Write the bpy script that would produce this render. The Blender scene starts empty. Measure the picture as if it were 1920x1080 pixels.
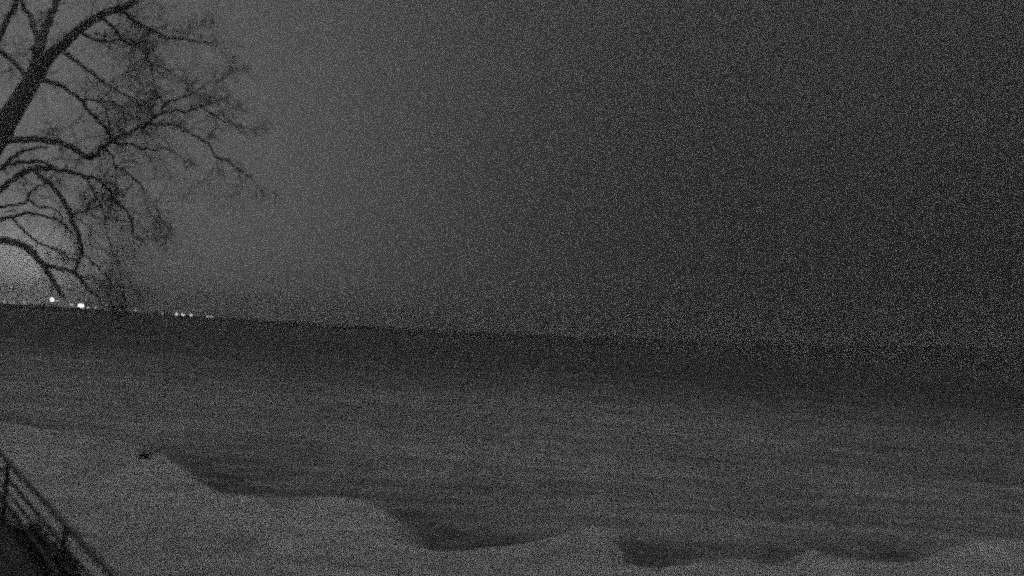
import bpy, bmesh, math, random
from mathutils import Vector, Matrix, noise
random.seed(7)
sc = bpy.context.scene
col = sc.collection
R = math.radians

# ------------------------------------------------------------------ camera
F = 1663.0                      # focal length in pixels of the 1920 px wide frame
HCAM = 6.0
ROLL = math.atan(0.0677)
PITCH = math.atan(92.8 / F)
cam_d = bpy.data.cameras.new('camera'); cam = bpy.data.objects.new('camera', cam_d); col.objects.link(cam)
cam_d.sensor_width = 36.0; cam_d.lens = F / 1920 * 36.0
cam_d.clip_start = 0.05; cam_d.clip_end = 20000
RW = Vector((1, 0, 0)); FW = Vector((0, math.cos(PITCH), math.sin(PITCH))); UP = RW.cross(FW)
rr = math.cos(ROLL) * RW + math.sin(ROLL) * UP
uu = math.cos(ROLL) * UP - math.sin(ROLL) * RW
M = Matrix((rr, uu, -FW)).transposed().to_4x4(); M.translation = Vector((0, 0, HCAM))
cam.matrix_world = M
sc.camera = cam
cam_d.dof.use_dof = True; cam_d.dof.focus_distance = 60; cam_d.dof.aperture_fstop = .42
CAM = Vector((0, 0, HCAM))

def ray(px, py):
    """direction through a point of the frame, scaled to one metre along +Y"""
    d = FW + rr * ((px - 960) / F) - uu * ((py - 540) / F)
    return d / d.y
def at(px, py, Y): return CAM + ray(px, py) * Y
def on_ground(px, py, z=0.0):
    d = ray(px, py); return CAM + d * ((z - HCAM) / d.z)

# ------------------------------------------------------------------ sky light (night, town glow low on the left)
SUN_EL, SUN_ROT = R(-4.0), R(-33.0)
world = bpy.data.worlds.new('World'); sc.world = world; world.use_nodes = True
nt = world.node_tree; N = nt.nodes; L = nt.links; N.clear()
def nd(t, **k):
    n = N.new(t)
    for a, b in k.items(): setattr(n, a, b)
    return n
def mth(op, a, b=None, clamp=False):
    n = nd('ShaderNodeMath', operation=op, use_clamp=clamp)
    for i, v in enumerate((a, b)):
        if v is None: continue
        if isinstance(v, (int, float)): n.inputs[i].default_value = v
        else: L.new(v, n.inputs[i])
    return n.outputs[0]
tc = nd('ShaderNodeTexCoord')
sky = nd('ShaderNodeTexSky', sky_type='NISHITA', sun_disc=False, sun_elevation=SUN_EL, sun_rotation=SUN_ROT)
bw = nd('ShaderNodeRGBToBW'); L.new(sky.outputs[0], bw.inputs[0])
def lobe(az, el, k, amp):
    g = Vector((math.sin(R(az)) * math.cos(R(el)), math.cos(R(az)) * math.cos(R(el)), math.sin(R(el))))
    n = nd('ShaderNodeVectorMath', operation='DOT_PRODUCT'); L.new(tc.outputs['Generated'], n.inputs[0]); n.inputs[1].default_value = g
    return mth('MULTIPLY', mth('POWER', mth('MAXIMUM', n.outputs['Value'], 0.0), k), amp)
W_BASE, W_GLOW, W_CORE, W_ZEN = 0.001, 0.19, 0.48, 1.12
tot = mth('MULTIPLY', bw.outputs[0], 0.05)
tot = mth('ADD', tot, W_BASE)
tot = mth('ADD', tot, lobe(-34, 4, 10, W_GLOW))
tot = mth('ADD', tot, lobe(-28.8, 1.6, 700, W_CORE))
tot = mth('ADD', tot, lobe(0, 90, 15, W_ZEN))          # unseen bright patch overhead, added for grain and to light the ground
bg = nd('ShaderNodeBackground'); L.new(tot, bg.inputs[0]); bg.inputs[1].default_value = 1.0
wo = nd('ShaderNodeOutputWorld'); L.new(bg.outputs[0], wo.inputs[0])
world.cycles.sampling_method = 'NONE'

sd = bpy.data.lights.new('sun', 'SUN'); sd.energy = 0.05; sd.angle = R(15); sd.color = (1, 1, 1)
sun = bpy.data.objects.new('sun', sd); col.objects.link(sun)
sun.rotation_euler = (R(90 - 14), 0, R(33))        # low, from the town side

vs = sc.view_settings
vs.view_transform = 'Standard'; vs.look = 'None'; vs.exposure = 0.2; vs.gamma = 1.0; vs.use_curve_mapping = False
cy = sc.cycles
cy.use_denoising = False
cy.use_adaptive_sampling = True; cy.adaptive_threshold = 1.0; cy.adaptive_min_samples = 4
cy.max_bounces = 6; cy.volume_bounces = 1; cy.sample_clamp_indirect = 0; cy.caustics_reflective = False; cy.caustics_refractive = False
cy.filter_width = 2.2

# ------------------------------------------------------------------ helpers
def tag(o, label=None, cat=None, group=None, kind=None):
    if label: o['label'] = label
    if cat: o['category'] = cat
    if group: o['group'] = group
    if kind: o['kind'] = kind
    return o
def empty(name, loc):
    o = bpy.data.objects.new(name, None); col.objects.link(o); o.location = loc; o.empty_display_size = 0.3; return o
def mesh_obj(name, verts, faces, mat, parent=None, smooth=False):
    """verts are world coordinates; a parented mesh is shifted to its parent's origin"""
    org = parent.location if parent is not None else Vector((0, 0, 0))
    me = bpy.data.meshes.new(name); me.from_pydata([tuple(Vector(v) - org) for v in verts], [], faces); me.update()
    if smooth:
        for p in me.polygons: p.use_smooth = True
    me.materials.append(mat)
    o = bpy.data.objects.new(name, me); col.objects.link(o)
    if parent is not None: o.parent = parent
    return o
def grey(name, lo, hi, scale=3.0, rough=0.9, bump=0.0, bscale=20, spec=0.3, emit=0.0):
    m = bpy.data.materials.new(name); m.use_nodes = True; t = m.node_tree; b = t.nodes['Principled BSDF']
    b.inputs['Roughness'].default_value = rough; b.inputs['Specular IOR Level'].default_value = spec
    c = t.nodes.new('ShaderNodeTexCoord'); n = t.nodes.new('ShaderNodeTexNoise'); n.inputs['Scale'].default_value = scale; n.inputs['Detail'].default_value = 5
    r = t.nodes.new('ShaderNodeValToRGB'); r.color_ramp.elements[0].position = .3; r.color_ramp.elements[1].position = .7
    r.color_ramp.elements[0].color = (lo, lo, lo, 1); r.color_ramp.elements[1].color = (hi, hi, hi, 1)
    t.links.new(c.outputs['Object'], n.inputs['Vector']); t.links.new(n.outputs[0], r.inputs[0]); t.links.new(r.outputs[0], b.inputs['Base Color'])
    if bump:
        n2 = t.nodes.new('ShaderNodeTexNoise'); n2.inputs['Scale'].default_value = bscale; n2.inputs['Detail'].default_value = 6
        bp = t.nodes.new('ShaderNodeBump'); bp.inputs['Strength'].default_value = bump; bp.inputs['Distance'].default_value = .1
        t.links.new(c.outputs['Object'], n2.inputs['Vector']); t.links.new(n2.outputs[0], bp.inputs['Height']); t.links.new(bp.outputs[0], b.inputs['Normal'])
    if emit:
        b.inputs['Emission Color'].default_value = (1, 1, 1, 1); b.inputs['Emission Strength'].default_value = emit
    return m
bark = grey('bark', .34, .50, 6, .95, .6, 30)
twigm = grey('twig_bark', .18, .26, 9, .95)
roofm = grey('roof_shingle', .05, .09, 4, .9, .4, 25)
trimm = grey('painted_metal', .20, .28, 5, .6)
wallm = grey('house_wall', .25, .32, 2, .9)
woodm = grey('old_wood', .20, .30, 8, .95, .4, 20)
polem = grey('lamp_pole', .05, .07, 2, .7)

class Tubes:
    def __init__(s): s.v = []; s.f = []
    def tube(s, pts, rad, n=6):
        base = len(s.v); k = len(pts)
        for i, p in enumerate(pts):
            t = (pts[min(i + 1, k - 1)] - pts[max(i - 1, 0)])
            if t.length < 1e-6: t = Vector((0, 0, 1))
            t.normalize()
            a = t.cross(Vector((0.13, 1, 0.21))); a.normalize(); b = t.cross(a)
            for j in range(n):
                w = 2 * math.pi * j / n
                s.v.append(p + (a * math.cos(w) + b * math.sin(w)) * rad[i])
        for i in range(k - 1):
            for j in range(n):
                q = (j + 1) % n
                s.f.append((base + i * n + j, base + i * n + q, base + (i + 1) * n + q, base + (i + 1) * n + j))
        s.f.append(tuple(base + j for j in range(n))[::-1]); s.f.append(tuple(base + (k - 1) * n + j for j in range(n)))
    def box(s, c, hx, hy, hz):
        b = len(s.v)
        for x in (-1, 1):
            for y in (-1, 1):
                for z in (-1, 1): s.v.append(Vector((c[0] + x * hx, c[1] + y * hy, c[2] + z * hz)))
        for f in ((0, 1, 3, 2), (4, 6, 7, 5), (0, 4, 5, 1), (2, 3, 7, 6), (0, 2, 6, 4), (1, 5, 7, 3)): s.f.append(tuple(b + i for i in f))
    def ball(s, c, r, n=10, m=6, sx=1, sz=1):
        b = len(s.v)
        for i in range(m + 1):
            th = math.pi * i / m
            for j in range(n):
                ph = 2 * math.pi * j / n
                s.v.append(Vector((c[0] + r * sx * math.sin(th) * math.cos(ph), c[1] + r * math.sin(th) * math.sin(ph), c[2] + r * sz * math.cos(th))))
        for i in range(m):
            for j in range(n):
                q = (j + 1) % n; s.f.append((b + i * n + j, b + (i + 1) * n + j, b + (i + 1) * n + q, b + i * n + q))
    def build(s, name, mat, parent=None, smooth=True): return mesh_obj(name, s.v, s.f, mat, parent, smooth)

# ------------------------------------------------------------------ overcast layer (the sky): a thin cloud dome that scatters the light above it
def dome():
    RAD = 3600.0; v = []; f = []; n = 96; m = 26
    for i in range(m + 1):
        el = R(-4) + (R(90) - R(-4)) * i / m
        for j in range(n):
            a = 2 * math.pi * j / n
            v.append(Vector((RAD * math.cos(el) * math.cos(a), RAD * math.cos(el) * math.sin(a), RAD * math.sin(el))))
    for i in range(m):
        for j in range(n):
            q = (j + 1) % n; f.append((i * n + j, (i + 1) * n + j, (i + 1) * n + q, i * n + q))
    mt = bpy.data.materials.new('thin_overcast'); mt.use_nodes = True; t = mt.node_tree; t.nodes.clear()
    c = t.nodes.new('ShaderNodeTexCoord'); no = t.nodes.new('ShaderNodeTexNoise'); no.inputs['Scale'].default_value = 0.0006; no.inputs['Detail'].default_value = 3
    mr = t.nodes.new('ShaderNodeMapRange'); mr.inputs[1].default_value = .3; mr.inputs[2].default_value = .7; mr.inputs[3].default_value = .5; mr.inputs[4].default_value = .6
    tr = t.nodes.new('ShaderNodeBsdfTransparent'); tl = t.nodes.new('ShaderNodeBsdfTranslucent'); tl.inputs[0].default_value = (.9, .9, .9, 1)
    mx = t.nodes.new('ShaderNodeMixShader'); o = t.nodes.new('ShaderNodeOutputMaterial')
    t.links.new(c.outputs['Object'], no.inputs['Vector']); t.links.new(no.outputs[0], mr.inputs[0]); t.links.new(mr.outputs[0], mx.inputs[0])
    t.links.new(tr.outputs[0], mx.inputs[1]); t.links.new(tl.outputs[0], mx.inputs[2]); t.links.new(mx.outputs[0], o.inputs[0])
    return tag(mesh_obj('sky', v, f, mt, smooth=True), kind='structure')
dome()

# ------------------------------------------------------------------ ground: snowy shore, lake bed, far shore
SHORE = 168.0; FAR = 690.0; WATER = -0.25
# edge of the snow bank (frame positions): nearer than this line lies deep snow, beyond it the lake ice
EDGE = [(-300, 770), (0, 792), (60, 800), (110, 808), (200, 822), (262, 832), (310, 842), (350, 870), (400, 905), (440, 925), (500, 930), (560, 932), (620, 930), (660, 936), (700, 940), (735, 952), (765, 975), (780, 1005), (795, 1026), (830, 1032), (890, 1024),
 (950, 1018), (1010, 1008), (1060, 994), (1110, 984), (1145, 994), (1165, 1020), (1185, 1050), (1215, 1066), (1260, 1060), (1330, 1050), (1400, 1052), (1450, 1064), (1470, 1062), (1488, 1032), (1530, 1030), (1570, 1046), (1620, 1058), (1680, 1056), (1735, 1034), (1790, 1018), (1860, 1014), (1920, 1020), (2300, 1010)]
EW = [on_ground(x, y, .25) for x, y in EDGE]; EW = [(p.x, p.y) for p in EW]
def bank(x, y):
    """signed distance to the bank's edge, positive on the bank"""
    best = 1e9; inside = False; n = len(EW)
    for i in range(n - 1):
        ax, ay = EW[i]; bx, by = EW[i + 1]
        dx = bx - ax; dy = by - ay; t = ((x - ax) * dx + (y - ay) * dy) / (dx * dx + dy * dy + 1e-9); t = 0 if t < 0 else 1 if t > 1 else t
        q = (x - ax - t * dx) ** 2 + (y - ay - t * dy) ** 2
        if q < best: best = q
        if (ay > y) != (by > y) and x < ax + (y - ay) * dx / (dy if dy else 1e-9): inside = not inside
    # parity of crossings of a ray towards +x; the line leaves the field on the right at a small y
    if (EW[-1][1] > y): inside = not inside
    d = math.sqrt(best); return d if inside else -d
# darker hollows (-) and fresh drifts (+) : frame position, half sizes, amount
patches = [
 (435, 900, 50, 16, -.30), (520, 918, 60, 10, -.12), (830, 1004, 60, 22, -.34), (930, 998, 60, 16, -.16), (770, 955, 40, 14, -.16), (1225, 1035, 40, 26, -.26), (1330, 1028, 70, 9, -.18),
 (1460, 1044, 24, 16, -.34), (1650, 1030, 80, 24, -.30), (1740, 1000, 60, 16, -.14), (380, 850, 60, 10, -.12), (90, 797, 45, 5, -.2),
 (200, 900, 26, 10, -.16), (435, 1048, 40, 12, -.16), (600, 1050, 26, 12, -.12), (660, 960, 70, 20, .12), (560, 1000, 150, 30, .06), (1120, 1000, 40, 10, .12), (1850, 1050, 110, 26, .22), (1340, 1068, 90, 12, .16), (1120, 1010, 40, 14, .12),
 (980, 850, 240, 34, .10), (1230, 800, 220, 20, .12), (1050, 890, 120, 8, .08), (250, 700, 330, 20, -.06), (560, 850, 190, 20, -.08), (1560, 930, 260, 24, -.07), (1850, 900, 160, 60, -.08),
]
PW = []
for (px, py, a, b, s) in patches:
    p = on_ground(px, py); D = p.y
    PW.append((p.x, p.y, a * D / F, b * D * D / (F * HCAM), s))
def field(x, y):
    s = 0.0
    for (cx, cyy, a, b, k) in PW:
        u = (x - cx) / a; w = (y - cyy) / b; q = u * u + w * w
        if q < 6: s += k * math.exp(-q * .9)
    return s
def ground_z(x, y):
    fl = field(x, y); z = .12 * noise.noise(Vector((x * .05, y * .05, 4))) + .05 * noise.noise(Vector((x * .3, y * .3, 7))) + .3 * fl
    d = bank(x, y) + .12 * noise.noise(Vector((x * .9, y * .9, 3)))
    k = min(max((d + .25) / 1.1, 0), 1); return z + .42 * k * k * (3 - 2 * k)
def axis(a, b, lo, hi, step, grow):
    out = [0.0]; 
    v = 0.0; h = step
    while v < b:
        v += h; out.append(min(v, b))
        if v > hi: h *= grow
    v = 0.0; h = step; neg = []
    while v > a:
        v -= h; neg.append(max(v, a))
        if v < lo: h *= grow
    return neg[::-1] + out
def ground():
    xs = axis(-3400, 3400, -13, 15, .13, 1.06); ys = [-400, -200, -100, -50, -20, -5, 3, 8, 11, 13, 14.5]
    y = 15.5; h = .12
    while y < 3400:
        ys.append(y); y += h
        if y > 26: h = max(h, .12) * 1.018
    ys.append(3400)
    v = []; f = []; snow = []
    for y in ys:
        for x in xs:
            wob = 7 * noise.noise(Vector((x * .02, 3.1, 0))) + 5 * noise.noise(Vector((x * .08, y * .03, 1)))
            near = abs(x) < 90 and 0 < y < 140
            fl = field(x, y) if near else 0
            z = ground_z(x, y) if near else .12 * noise.noise(Vector((x * .05, y * .05, 4)))
            sh = SHORE + wob
            k = min(max((y - (sh - 5)) / 40, 0), 1); z = z * (1 - k) - .1 * k * k
            if y > 600:
                k = min(max((y - FAR + 25) / 110, 0), 1); k = k * k * (3 - 2 * k)
                z = -.1 + k * (.1 + 5.7 + .5 * noise.noise(Vector((x * .011, y * .006, 2))))
            v.append(Vector((x, y, z)))
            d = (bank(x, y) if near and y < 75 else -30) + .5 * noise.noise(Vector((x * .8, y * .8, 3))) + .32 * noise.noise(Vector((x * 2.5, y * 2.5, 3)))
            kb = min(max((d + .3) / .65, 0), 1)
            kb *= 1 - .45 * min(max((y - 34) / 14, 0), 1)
            edge_shade = .22 * math.exp(-max(-d, 0) / 1.9) * max(0, .7 + 1.3 * noise.noise(Vector((x * .25, y * .25, 22)))) if d < 0 else 0  # shading along the foot of the bank, painted into the ice tone
            ice = .47 - edge_shade + .18 * noise.noise(Vector((x * .03, y * .10, 9))) + .21 * noise.noise(Vector((x * .13, y * .55, 5))) + .12 * noise.noise(Vector((x * .45, y * 1.7, 5)))
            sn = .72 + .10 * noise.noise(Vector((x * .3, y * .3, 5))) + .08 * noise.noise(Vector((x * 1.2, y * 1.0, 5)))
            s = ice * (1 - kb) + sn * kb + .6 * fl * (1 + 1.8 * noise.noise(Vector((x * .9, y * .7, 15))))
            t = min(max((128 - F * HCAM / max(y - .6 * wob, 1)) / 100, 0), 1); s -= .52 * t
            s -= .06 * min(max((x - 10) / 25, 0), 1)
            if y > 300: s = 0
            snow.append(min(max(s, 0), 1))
    nx = len(xs)
    for j in range(len(ys) - 1):
        for i in range(nx - 1):
            a = j * nx + i; f.append((a, a + 1, a + nx + 1, a + nx))
    m = bpy.data.materials.new('snow_and_bare_earth'); m.use_nodes = True; t = m.node_tree; b = t.nodes['Principled BSDF']
    b.inputs['Roughness'].default_value = .95; b.inputs['Specular IOR Level'].default_value = .1
    at_ = t.nodes.new('ShaderNodeAttribute'); at_.attribute_name = 'snow_and_shade'
    c = t.nodes.new('ShaderNodeTexCoord')
    n1 = t.nodes.new('ShaderNodeTexNoise'); n1.inputs['Scale'].default_value = 2.2; n1.inputs['Detail'].default_value = 8
    a1 = t.nodes.new('ShaderNodeMath'); a1.operation = 'MULTIPLY_ADD'; a1.inputs[1].default_value = .3; a1.inputs[2].default_value = -.15
    a2 = t.nodes.new('ShaderNodeMath'); a2.operation = 'ADD'
    mp = t.nodes.new('ShaderNodeMapping'); mp.inputs['Scale'].default_value = (.6, 1.2, 1); n3 = t.nodes.new('ShaderNodeTexNoise'); n3.inputs['Scale'].default_value = 1.0; n3.inputs['Detail'].default_value = 5; n3.inputs['Roughness'].default_value = .65
    t.links.new(c.outputs['Object'], mp.inputs[0]); t.links.new(mp.outputs[0], n3.inputs['Vector'])
    a3 = t.nodes.new('ShaderNodeMath'); a3.operation = 'MULTIPLY_ADD'; a3.inputs[1].default_value = .85; a3.inputs[2].default_value = -.425; a4 = t.nodes.new('ShaderNodeMath'); a4.operation = 'ADD'
    t.links.new(n3.outputs[0], a3.inputs[0]); t.links.new(a3.outputs[0], a4.inputs[0]); t.links.new(a2.outputs[0], a4.inputs[1])
    rp = t.nodes.new('ShaderNodeValToRGB'); e = rp.color_ramp.elements
    e[0].position = .05; e[0].color = (.15, .15, .15, 1); e[1].position = .95; e[1].color = (.78, .78, .78, 1)
    x = rp.color_ramp.elements.new(.5); x.color = (.40, .40, .40, 1)
    bp = t.nodes.new('ShaderNodeBump'); bp.inputs['Strength'].default_value = .5; bp.inputs['Distance'].default_value = .15
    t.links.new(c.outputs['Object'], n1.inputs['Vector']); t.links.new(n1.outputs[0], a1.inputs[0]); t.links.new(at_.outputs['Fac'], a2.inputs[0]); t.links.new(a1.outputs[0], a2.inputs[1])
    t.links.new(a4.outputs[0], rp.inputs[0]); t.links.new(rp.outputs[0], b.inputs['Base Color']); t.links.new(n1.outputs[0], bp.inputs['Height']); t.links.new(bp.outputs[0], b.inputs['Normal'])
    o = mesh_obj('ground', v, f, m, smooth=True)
    at2 = o.data.attributes.new('snow_and_shade', 'FLOAT', 'POINT'); at2.data.foreach_set('value', snow)
    return tag(o, kind='structure')
ground()
# ------------------------------------------------------------------ bare tree on the left
TD = 20.0
TP = TD / F
base = at(-230, 700, TD); base.z = ground_z(base.x, base.y) - .1
tree = empty('bare_tree', base)
tag(tree, 'large leafless tree with arching, drooping branches against the glowing night sky', 'tree')
def smooth_path(p, k=4):
    out = []
    for i in range(len(p) - 1):
        a = p[max(i - 1, 0)]; b = p[i]; c = p[i + 1]; d = p[min(i + 2, len(p) - 1)]
        for j in range(k):
            t = j / k
            out.append(.5 * ((2 * b) + (c - a) * t + (2 * a - 5 * b + 4 * c - d) * t * t + (3 * b - a - 3 * c + d) * t ** 3))
    out.append(p[-1]); return out
trunk_top = (-175, 560)
# branch: depth at start, depth at end, points (x, y, width in px)
branches = [
 (0, -.3, [(-185, 590, 62), (-130, 470, 56), (-60, 350, 50), (0, 250, 44), (35, 190, 38), (60, 150, 34), (85, 115, 26)]),
 (-.3, -1.2, [(78, 125, 24), (96, 102, 24), (125, 79, 20), (146, 55, 18), (163, 44, 16), (187, 29, 15), (222, 17, 14), (254, 2, 12), (285, -30, 9)]),
 (-.9, -1.8, [(228, 17, 9), (248, 35, 7), (271, 50, 7), (297, 64, 6), (315, 71, 6), (350, 73, 5), (379, 80, 3.5), (408, 79, 2)]),
 (-.2, .8, [(60, 145, 26), (67, 125, 26), (76, 87, 22), (82, 58, 18), (93, 35, 15), (105, 9, 13), (122, -40, 10)]),
 (0, 1.0, [(76, 95, 12), (70, 73, 12), (58, 35, 11), (44, 9, 10), (32, -35, 8)]),
 (0, .6, [(-60, 200, 12), (-25, 110, 12), (0, 67, 12), (12, 38, 11), (26, 15, 10), (40, -25, 8)]),
 (.3, 0, [(-90, 60, 11), (-20, 80, 10), (0, 95, 10), (17, 108, 10), (35, 125, 10), (50, 148, 8)]),
 (-.3, -.8, [(45, 168, 12), (62, 156, 10), (80, 151, 9), (111, 160, 9), (131, 172, 8), (152, 187, 8), (166, 207, 7), (187, 227, 7), (204, 248, 6), (211, 262, 5)]),
 (.2, -.9, [(-180, 520, 26), (-130, 380, 24), (-60, 290, 20), (0, 266, 16), (29, 261, 14), (73, 262, 13), (102, 265, 13), (122, 271, 12), (140, 280, 12), (157, 290, 11), (172, 297, 9)]),
 (-.9, -1.9, [(165, 296, 9), (180, 290, 8), (190, 277, 8), (210, 262, 7), (245, 248, 7), (277, 233, 6), (297, 216, 6), (321, 209, 5), (350, 210, 5), (376, 201, 4.5), (394, 192, 3.5), (425, 182, 2)]),
 (-1.4, -2.2, [(277, 233, 5), (295, 232, 4.5), (321, 233, 4.5), (344, 241, 4), (365, 254, 4), (391, 271, 4), (405, 294, 3.5), (426, 301, 3), (450, 318, 2.5), (485, 348, 1.5)]),
 (-1.6, -1.2, [(376, 201, 3), (398, 214, 3), (415, 225, 2.5), (437, 235, 2.5), (470, 243, 1.5)]),
 (-1, -1.4, [(205, 268, 5), (225, 270, 5), (250, 272, 4.5), (268, 280, 4), (310, 280, 2.5), (335, 292, 1.5)]),
 (-1, -.5, [(190, 280, 5), (204, 285, 4.5), (213, 300, 4), (216, 318, 3), (219, 340, 1.5)]),
 (.4, .8, [(-120, 400, 14), (-50, 335, 11), (0, 316, 9), (19, 309, 8), (47, 304, 8), (75, 303, 7), (110, 318, 5)]),
 (.5, 1.2, [(-20, 330, 9), (0, 315, 8), (19, 299, 7), (38, 286, 7), (57, 279, 6), (90, 276, 4)]),
 (.1, -.4, [(-170, 520, 20), (-110, 440, 17), (-50, 385, 14), (0, 357, 13), (19, 340, 12), (41, 324, 12), (63, 316, 12), (91, 316, 10), (123, 321, 8), (157, 329, 8), (183, 337, 7), (201, 352, 6), (214, 371, 5.5), (233, 390, 5), (242, 406, 5), (249, 428, 4.5), (252, 444, 4), (268, 448, 2)]),
 (-.2, -.9, [(63, 318, 10), (79, 333, 10), (101, 352, 10), (116, 371, 10), (129, 393, 10), (138, 418, 10), (151, 450, 9), (154, 469, 9), (146, 494, 8), (141, 512, 4)]),
 (.4, .8, [(-120, 430, 10), (-50, 400, 8), (0, 388, 6), (25, 384, 5.5), (47, 379, 5.5), (55, 365, 5), (68, 352, 4.5), (90, 345, 2)]),
 (.8, .6, [(50, 372, 4.5), (66, 385, 4.5), (95, 390, 4), (112, 400, 2.5)]),
 (.2, -.2, [(-150, 490, 14), (-70, 425, 11), (0, 411, 8), (25, 405, 7), (47, 401, 6.5), (66, 400, 6), (91, 407, 5.5), (110, 412, 5), (128, 428, 4), (140, 450, 2)]),
 (0, .3, [(22, 408, 5), (33, 420, 5), (47, 434, 5), (63, 450, 5), (82, 459, 5), (101, 466, 4), (115, 470, 2)]),
 (-.2, -1.1, [(-180, 560, 24), (-120, 470, 20), (-60, 447, 17), (0, 451, 15), (19, 453, 14), (41, 459, 14), (60, 472, 13), (75, 488, 12), (85, 503, 11), (98, 522, 10), (110, 541, 8), (120, 558, 5)]),
 (-.6, -1.2, [(82, 494, 8), (95, 499, 8), (110, 502, 8), (135, 510, 8), (151, 522, 7.5), (167, 541, 7), (183, 557, 5), (192, 572, 3)]),
 (-.5, -.9, [(127, 399, 4), (157, 396, 3.5), (183, 387, 3), (205, 372, 1.5)]),
 (-.8, -1.4, [(125, 100, 12), (140, 112, 9), (160, 128, 7), (185, 146, 6), (212, 165, 4.5), (240, 180, 3), (275, 190, 2)]),
 (-.8, -1.6, [(190, 32, 8), (215, 55, 7), (235, 78, 6), (262, 88, 5), (278, 106, 5), (283, 130, 4), (286, 155, 2)]),
 (-1, -.2, [(146, 58, 7), (175, 72, 6), (205, 80, 5), (232, 72, 4), (262, 84, 2.5)]),
 (-.9, -1.3, [(150, 186, 5), (175, 188, 4.5), (205, 190, 4), (235, 200, 3), (265, 196, 2)]),
 (-.6, -1.3, [(160, 330, 4), (178, 365, 3.5), (196, 410, 3), (205, 455, 2.5), (222, 505, 2), (232, 545, 1)]),
 (-.4, -.9, [(153, 475, 4), (172, 490, 3), (195, 512, 2.5), (214, 540, 2), (226, 565, 1)]),
 (-.9, -1.6, [(216, 310, 4), (240, 325, 3), (268, 350, 2.5), (290, 385, 1.5), (300, 410, 1)]),
 (-1, -2, [(300, 214, 5), (312, 196, 5), (330, 185, 4), (352, 178, 3), (385, 160, 2.5), (430, 140, 2)]),
]
tr_pts = [base, base.lerp(at(*trunk_top, TD), .35) + Vector((.12, 0, 0)), base.lerp(at(*trunk_top, TD), .7) + Vector((.05, .05, 0)), at(*trunk_top, TD)]
t = Tubes(); pts = smooth_path([base - Vector((0, 0, .4))] + tr_pts, 4); t.tube(pts, [.62 - .24 * min(i / (len(pts) - 1) * 1.3, 1) for i in range(len(pts))], 14)
t.build('trunk', bark, tree)
tw = Tubes()
rnd = random.Random(11)
def twig(p, d, length, r, lvl):
    n = 5 if lvl < 2 else 3
    pts = [p]; q = p.copy(); dd = d.copy()
    for i in range(n):
        dd = (dd + Vector((rnd.gauss(0, .2), rnd.gauss(0, .2), rnd.gauss(0, .2) + (-.05 if lvl else -.02)))).normalized()
        q = q + dd * (length / n); pts.append(q.copy())
    tw.tube(pts, [max(r * (1 - .75 * i / n), .0014) for i in range(n + 1)], 3)
    if lvl < 3:
        m = {0: 5, 1: 4, 2: 3}[lvl]
        for _ in range(m):
            i = rnd.randint(1, n)
            ax = Vector((rnd.gauss(0, 1), rnd.gauss(0, 1), rnd.gauss(0, 1))).normalized()
            nd_ = (Matrix.Rotation(rnd.uniform(.35, 1.0), 3, ax) @ dd).normalized()
            twig(pts[i], nd_, length * rnd.uniform(.45, .75), r * .6, lvl + 1)
for (d0, d1, pl) in branches:
    k = len(pl)
    P = [at(x, y, TD + d0 + (d1 - d0) * i / (k - 1)) for i, (x, y, w) in enumerate(pl)]
    Wd = [(w * .92 + .2) * TP * .5 for (_, _, w) in pl]
    pts = smooth_path(P, 4); rad = []
    for i in range(k - 1):
        for j in range(4): rad.append(Wd[i] + (Wd[i + 1] - Wd[i]) * j / 4)
    rad.append(Wd[-1])
    pts = [p + Vector((rnd.gauss(0, .012), rnd.gauss(0, .03), rnd.gauss(0, .012))) * (1 if 0 < i < len(pts) - 1 else 0) for i, p in enumerate(pts)]
    b = Tubes(); b.tube(pts, rad, 8); b.build('branch', bark, tree)
    for i in range(1, len(pts)):
        seg = (pts[i] - pts[i - 1]); px = pl[min((i - 1) // 4, k - 1)]
        dens = (2.2 if px[1] < 230 else 1.2) if px[0] < 90 else 3.2 if px[0] < 130 else 4.2
        if px[0] < 130 and px[1] > 420: dens = .5
        if px[0] >= 140 and px[1] > 400: dens = 2.2
        if px[0] > 300: dens = 2.4
        if px[0] < -60: dens = .3
        cnt = seg.length * dens; cnt = int(cnt) + (rnd.random() < cnt % 1)
        for _ in range(cnt):
            ax = Vector((rnd.gauss(0, .5), rnd.gauss(0, 1), rnd.gauss(0, .5))).normalized()
            dd = (Matrix.Rotation(rnd.uniform(.3, 1.2) * rnd.choice((-1, 1)), 3, ax) @ seg.normalized()) + Vector((0, 0, .25))
            dd.normalize()
            ln = rnd.uniform(.4, 1.2) * (.6 if px[0] > 300 else 1 if px[0] > 110 else .5)
            twig(pts[i].lerp(pts[i - 1], rnd.random()), dd, ln, min(rad[i] * .5, .009), 0)
    if pl[-1][2] < 3.5:
        dd = (pts[-1] - pts[-2]).normalized()
        for _ in range(3): twig(pts[-1], (dd + Vector((rnd.gauss(0, .4), rnd.gauss(0, .4), rnd.gauss(0, .4)))).normalized(), .3, .006, 0)
tw.build('twigs', twigm, tree, smooth=False)
print('twig faces', len(tw.f))

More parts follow.
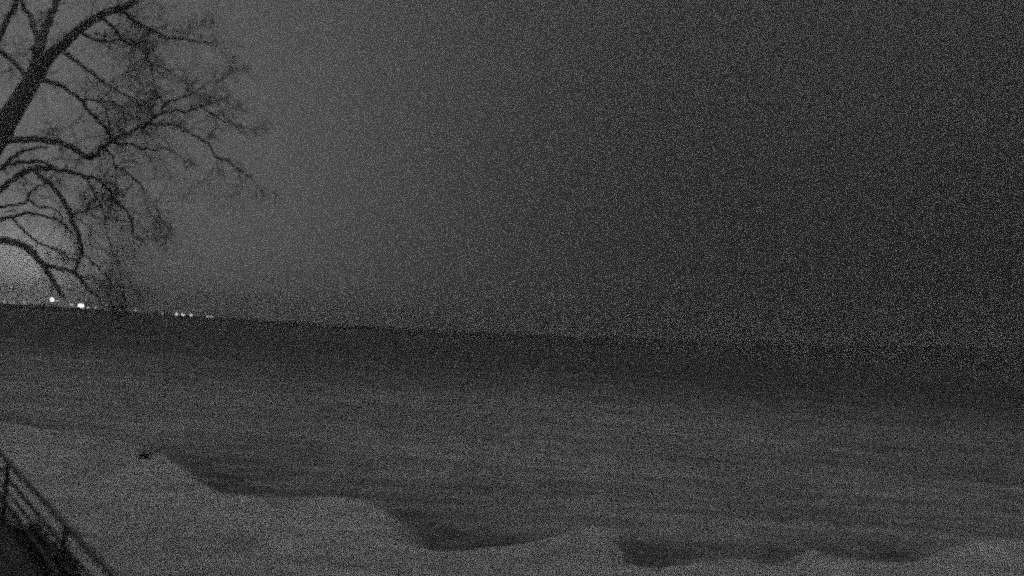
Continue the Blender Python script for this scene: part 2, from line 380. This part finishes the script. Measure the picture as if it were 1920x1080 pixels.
# ------------------------------------------------------------------ deck and its railing, lower left
ZR = 3.6
E1 = on_ground(213, 1080, ZR); E2 = on_ground(5, 853, ZR)
ed = (E2 - E1); ed.z = 0; ed.normalize(); inn = Vector((-ed.y, ed.x, 0))
if inn.x > 0: inn = -inn
S0 = E1 - ed * 2.4; Lr = (E2 - E1).length + 2.4 + 1.6
S0 = Vector((S0.x, S0.y, 0))
def qbox(s, a0, a1, b0, b1, z0, z1):
    n = len(s.v)
    for a in (a0, a1):
        for b in (b0, b1):
            for z in (z0, z1):
                p = S0 + ed * a + inn * b; s.v.append(Vector((p.x, p.y, z)))
    for f in ((0, 1, 3, 2), (4, 6, 7, 5), (0, 4, 5, 1), (2, 3, 7, 6), (0, 2, 6, 4), (1, 5, 7, 3)): s.f.append(tuple(n + i for i in f))
railm = grey('dark_railing_paint', .10, .17, 4, .6)
deckm = grey('weathered_deck', .09, .17, 3, .9, .3, 12)
rl = empty('railing', Vector((S0.x, S0.y, ZR - .97))); tag(rl, 'dark railing with thin parallel rails crossing the lower left corner', 'railing')
s = Tubes(); qbox(s, 0, Lr, -.03, .03, ZR - .028, ZR + .004); s.build('top_rail', railm, rl, smooth=False)
for k, (z, t) in enumerate(((-.24, .018), (-.42, .014), (-.60, .022))):
    s = Tubes(); qbox(s, 0, Lr, -t, t, ZR + z - t, ZR + z + t); s.build('rail', railm, rl, smooth=False)
a = .05
while a < Lr:
    s = Tubes(); qbox(s, a - .025, a + .025, -.024, .024, ZR - .97, ZR - .031); s.build('post', railm, rl, smooth=False); a += 4.6
a = .2
while a < Lr - .1:
    s = Tubes(); qbox(s, a - .007, a + .007, -.0075, .0075, ZR - .95, ZR - .622); s.build('baluster', railm, rl, smooth=False); a += .2
dk = empty('deck', Vector((S0.x, S0.y, 0))); tag(dk, 'dark board deck behind the railing in the lower left corner', 'deck')
s = Tubes(); n_b = 0; b = -.10
while b < 4.4:
    qbox(s, -.1, Lr + .1, b, b + .14, ZR - 1.01, ZR - .975 - .002 * (n_b % 3)); b += .147; n_b += 1
s.build('floor', deckm, dk, smooth=False)
s = Tubes(); qbox(s, -.1, Lr + .1, -.09, -.04, ZR - 1.22, ZR - 1.012); s.build('beam', deckm, dk, smooth=False)
for a in (.3, Lr * .5, Lr - .3):
    for b in (.05, 3.9):
        s = Tubes(); qbox(s, a - .07, a + .07, b - .07, b + .07, -.2, ZR - 1.012); s.build('post', deckm, dk, smooth=False)

# ------------------------------------------------------------------ small dark shrub on the snow
p = on_ground(270, 858, .4); p.z = ground_z(p.x, p.y)
sh = empty('shrub', p); tag(sh, 'small dark leafless shrub with one long leaning stem on the snowy ground', 'shrub')
s = Tubes()
for i in range(70):
    d = Vector((rnd.gauss(0, .5), rnd.gauss(0, .5), rnd.uniform(.3, 1))).normalized(); l = rnd.uniform(.25, .55)
    a = p + Vector((rnd.gauss(0, .1), rnd.gauss(0, .1), -.03)); s.tube([a, a + d * l * .5, a + d * l + Vector((0, 0, -.05))], [.012, .009, .004], 4)
s.build('twigs', woodm, sh)
s = Tubes(); s.tube([p + Vector((-.15, 0, -.02)), p + Vector((.25, -.05, .18)), p + Vector((.85, -.1, .50))], [.05, .04, .025], 6); s.build('stem', woodm, sh)

# ------------------------------------------------------------------ dark bushes just outside the railing
leafm = grey('dark_foliage', .10, .16, 2, .9)
def bush(cx, cyy, rx, ry, h, lab, seed):
    q = random.Random(seed); g = ground_z(cx, cyy); root = empty('bush', Vector((cx, cyy, g))); tag(root, lab, 'bush', 'dark bushes below the railing')
    v = []; f = []
    for i in range(5200):
        a = q.uniform(0, 6.283); t = q.random() ** .8; rr_ = (1 - max(t - .25, 0) ** 1.8 * 1.1) * (q.random() ** .35)
        lump = 1 + .18 * noise.noise(Vector((math.cos(a) * 1.7, math.sin(a) * 1.7, t * 3 + seed)))
        c = Vector((cx + rx * rr_ * lump * math.cos(a), cyy + ry * rr_ * lump * math.sin(a), g + .05 + h * t * (1 - .10 * rr_) * lump)); b = len(v); e = .05
        for _ in range(4): v.append(c + Vector((q.gauss(0, e), q.gauss(0, e), q.gauss(0, e))))
        f.append((b, b + 1, b + 2)); f.append((b, b + 2, b + 3))
    mesh_obj('foliage', v, f, leafm, root)
    s = Tubes()
    for i in range(9):
        a = q.uniform(0, 6.283); s.tube([Vector((cx, cyy, g - .1)) + Vector((math.cos(a), math.sin(a), 0)) * .1, Vector((cx + rx * .3 * math.cos(a), cyy + ry * .3 * math.sin(a), g + h * .5)), Vector((cx + rx * .6 * math.cos(a), cyy + ry * .6 * math.sin(a), g + h * .85))], [.03, .02, .008], 5)
    s.build('stem', woodm, root)
bush(-8.45, 15.9, 1.35, 1.0, 1.62, 'dark dense bush seen through the railing, nearest its lower right end', 3)
bush(-10.6, 17.3, 1.3, 1.1, 1.75, 'dark dense bush beyond the railing, cut by the left edge of the frame', 4)

# ------------------------------------------------------------------ lights on the far shore
LD = 700.0; LPX = LD / F
lights = [ # x, y, width px, height px, strength, label
 (8, 566, 5, 5, .35, 'faint lamp on the far shore nearest the left edge of the frame'),
 (25, 567, 4, 4, .25, 'very faint lamp on the far shore, second in from the left edge'),
 (46, 567, 5, 5, .35, 'small far-shore lamp below the brightest sky, left of the single bright lamp'),
 (98, 562, 9, 9, 2.2, 'bright round lamp on the far shore standing alone and higher than its neighbours'),
 (134, 571, 7, 5, .4, 'dim lamp on the far shore just left of the widest and brightest light'),
 (152, 573, 14, 8, 3.0, 'widest and brightest light of the far shore, under the drooping branch tips'),
 (165, 577, 7, 4, .5, 'dim lamp on the far shore touching the right end of the brightest light'),
 (200, 572, 4, 4, .25, 'faint far-shore lamp seen through the last hanging twigs of the tree'),
 (108, 564, 5, 4, .3, 'faint lamp on the far shore close beside the single bright round lamp'),
 (180, 577, 6, 4, .3, 'dim low lamp on the far shore between the brightest light and the hanging twigs'),
 (225, 580, 4, 4, .28, 'left of two faint far-shore lamps just right of the hanging twigs'),
 (254, 582, 5, 4, .35, 'right of two faint far-shore lamps just right of the hanging twigs'),
 (304, 588, 4, 4, .28, 'faint lamp on the far shore a little left of the close row of three'),
 (331, 589, 6, 6, 1.0, 'left lamp of the close row of three on the far shore, right of the tree'),
 (343, 590, 8, 5, 1.0, 'middle, widest lamp of the close row of three on the far shore'),
 (358, 591, 5, 6, 1.0, 'right lamp of the close row of three on the far shore'),
 (389, 594, 4, 4, .5, 'left lamp of the last small pair on the far shore, furthest right'),
 (396, 594, 5, 4, .5, 'rightmost lamp on the far shore, right one of the last small pair'),
]
emat = {}
for i, (x, y, w, h, e, lab) in enumerate(lights):
    Y = LD + (i % 3) * 3
    c = at(x, y, Y); rx = w * LPX * .47; rz = h * LPX * .47
    zb = 1.2
    root = empty('shore_lamp', Vector((c.x, c.y, zb))); tag(root, lab, 'lamp', 'lit lamps along the far shore')
    s = Tubes(); s.tube([Vector((c.x, c.y, zb - 1.5)), Vector((c.x, c.y, c.z - rz * .9))], [.18, .12], 8); s.build('pole', polem, root)
    if e not in emat: emat[e] = grey('lamp_glow_%d' % int(e * 100), .6, .7, 2, .6, emit=e * .4 + .2)
    s = Tubes(); s.ball(c, rz, 12, 8, sx=rx / rz); s.build('lamp_head', emat[e], root)

# ------------------------------------------------------------------ far hills rising to the right, low wood on the far shore
def hills():
    prof = [(-1500, 0), (500, 0), (600, 2), (800, 5), (1000, 9), (1200, 16), (1500, 27), (1920, 44), (2300, 52), (3200, 40), (5000, 30)]
    Y0 = 2000.0; v = []; f = []; xs = []; x = -1500
    while x <= 5000: xs.append(x); x += 20
    for x in xs:
        for i in range(len(prof) - 1):
            if prof[i][0] <= x <= prof[i + 1][0]: h = prof[i][1] + (prof[i + 1][1] - prof[i][1]) * (x - prof[i][0]) / (prof[i + 1][0] - prof[i][0])
        hm = h * Y0 / F + (1.2 * noise.noise(Vector((x * .01, 0, 0))) + .8 * noise.noise(Vector((x * .05, 0, 0)))) * (1 if h > 1 else 0)
        wx = (x - 960) / F * Y0
        for (dy, k) in ((-420, -.06), (-250, .35), (-90, .82), (0, 1), (120, .8), (400, -.06)):
            v.append(Vector((wx, Y0 + dy, 5.0 + (hm + 1) * k - .5 * (k < 0))))
    for i in range(len(xs) - 1):
        for j in range(5): a = i * 6 + j; f.append((a, a + 6, a + 7, a + 1))
    return tag(mesh_obj('hills', v, f, grey('wooded_hill', .03, .07, .02, .95), smooth=True), kind='structure')
hills()
def wood():
    q = random.Random(5); v = []; f = []
    for i in range(420):
        x = -460 + 560 * (i + q.random()) / 420; y = 708 + q.uniform(0, 50)
        h = max(.6, 2.2 + 3.0 * noise.noise(Vector((x * .03, 0, 8))) + q.gauss(0, .5)); w = q.uniform(1.0, 2.6); z0 = 4.0 if y > 735 else 2.5
        for k in range(14):
            a = q.uniform(0, 6.28); t = q.random(); r0 = w * (1 - t * .7) * q.random()
            c = Vector((x + r0 * math.cos(a), y + r0 * math.sin(a), z0 + h * t)); b = len(v); e = q.uniform(.3, .7)
            for _ in range(3): v.append(c + Vector((q.gauss(0, e), q.gauss(0, e), q.gauss(0, e))))
            f.append((b, b + 1, b + 2))
    return tag(mesh_obj('far_wood', v, f, grey('bare_scrub', .04, .07, .5, .95)), kind='stuff')
wood()

# ------------------------------------------------------------------ haze
def haze():
    s = Tubes(); s.box((0, 1450, 33.0), 3000, 1750, 36)
    m = bpy.data.materials.new('night_haze'); m.use_nodes = True; t = m.node_tree; t.nodes.clear()
    v = t.nodes.new('ShaderNodeVolumePrincipled'); v.inputs['Color'].default_value = (.8, .8, .8, 1); v.inputs['Density'].default_value = .00045; v.inputs['Anisotropy'].default_value = .3
    o = t.nodes.new('ShaderNodeOutputMaterial'); t.links.new(v.outputs[0], o.inputs['Volume'])
    return tag(s.build('haze', m, smooth=False), kind='stuff')
haze()
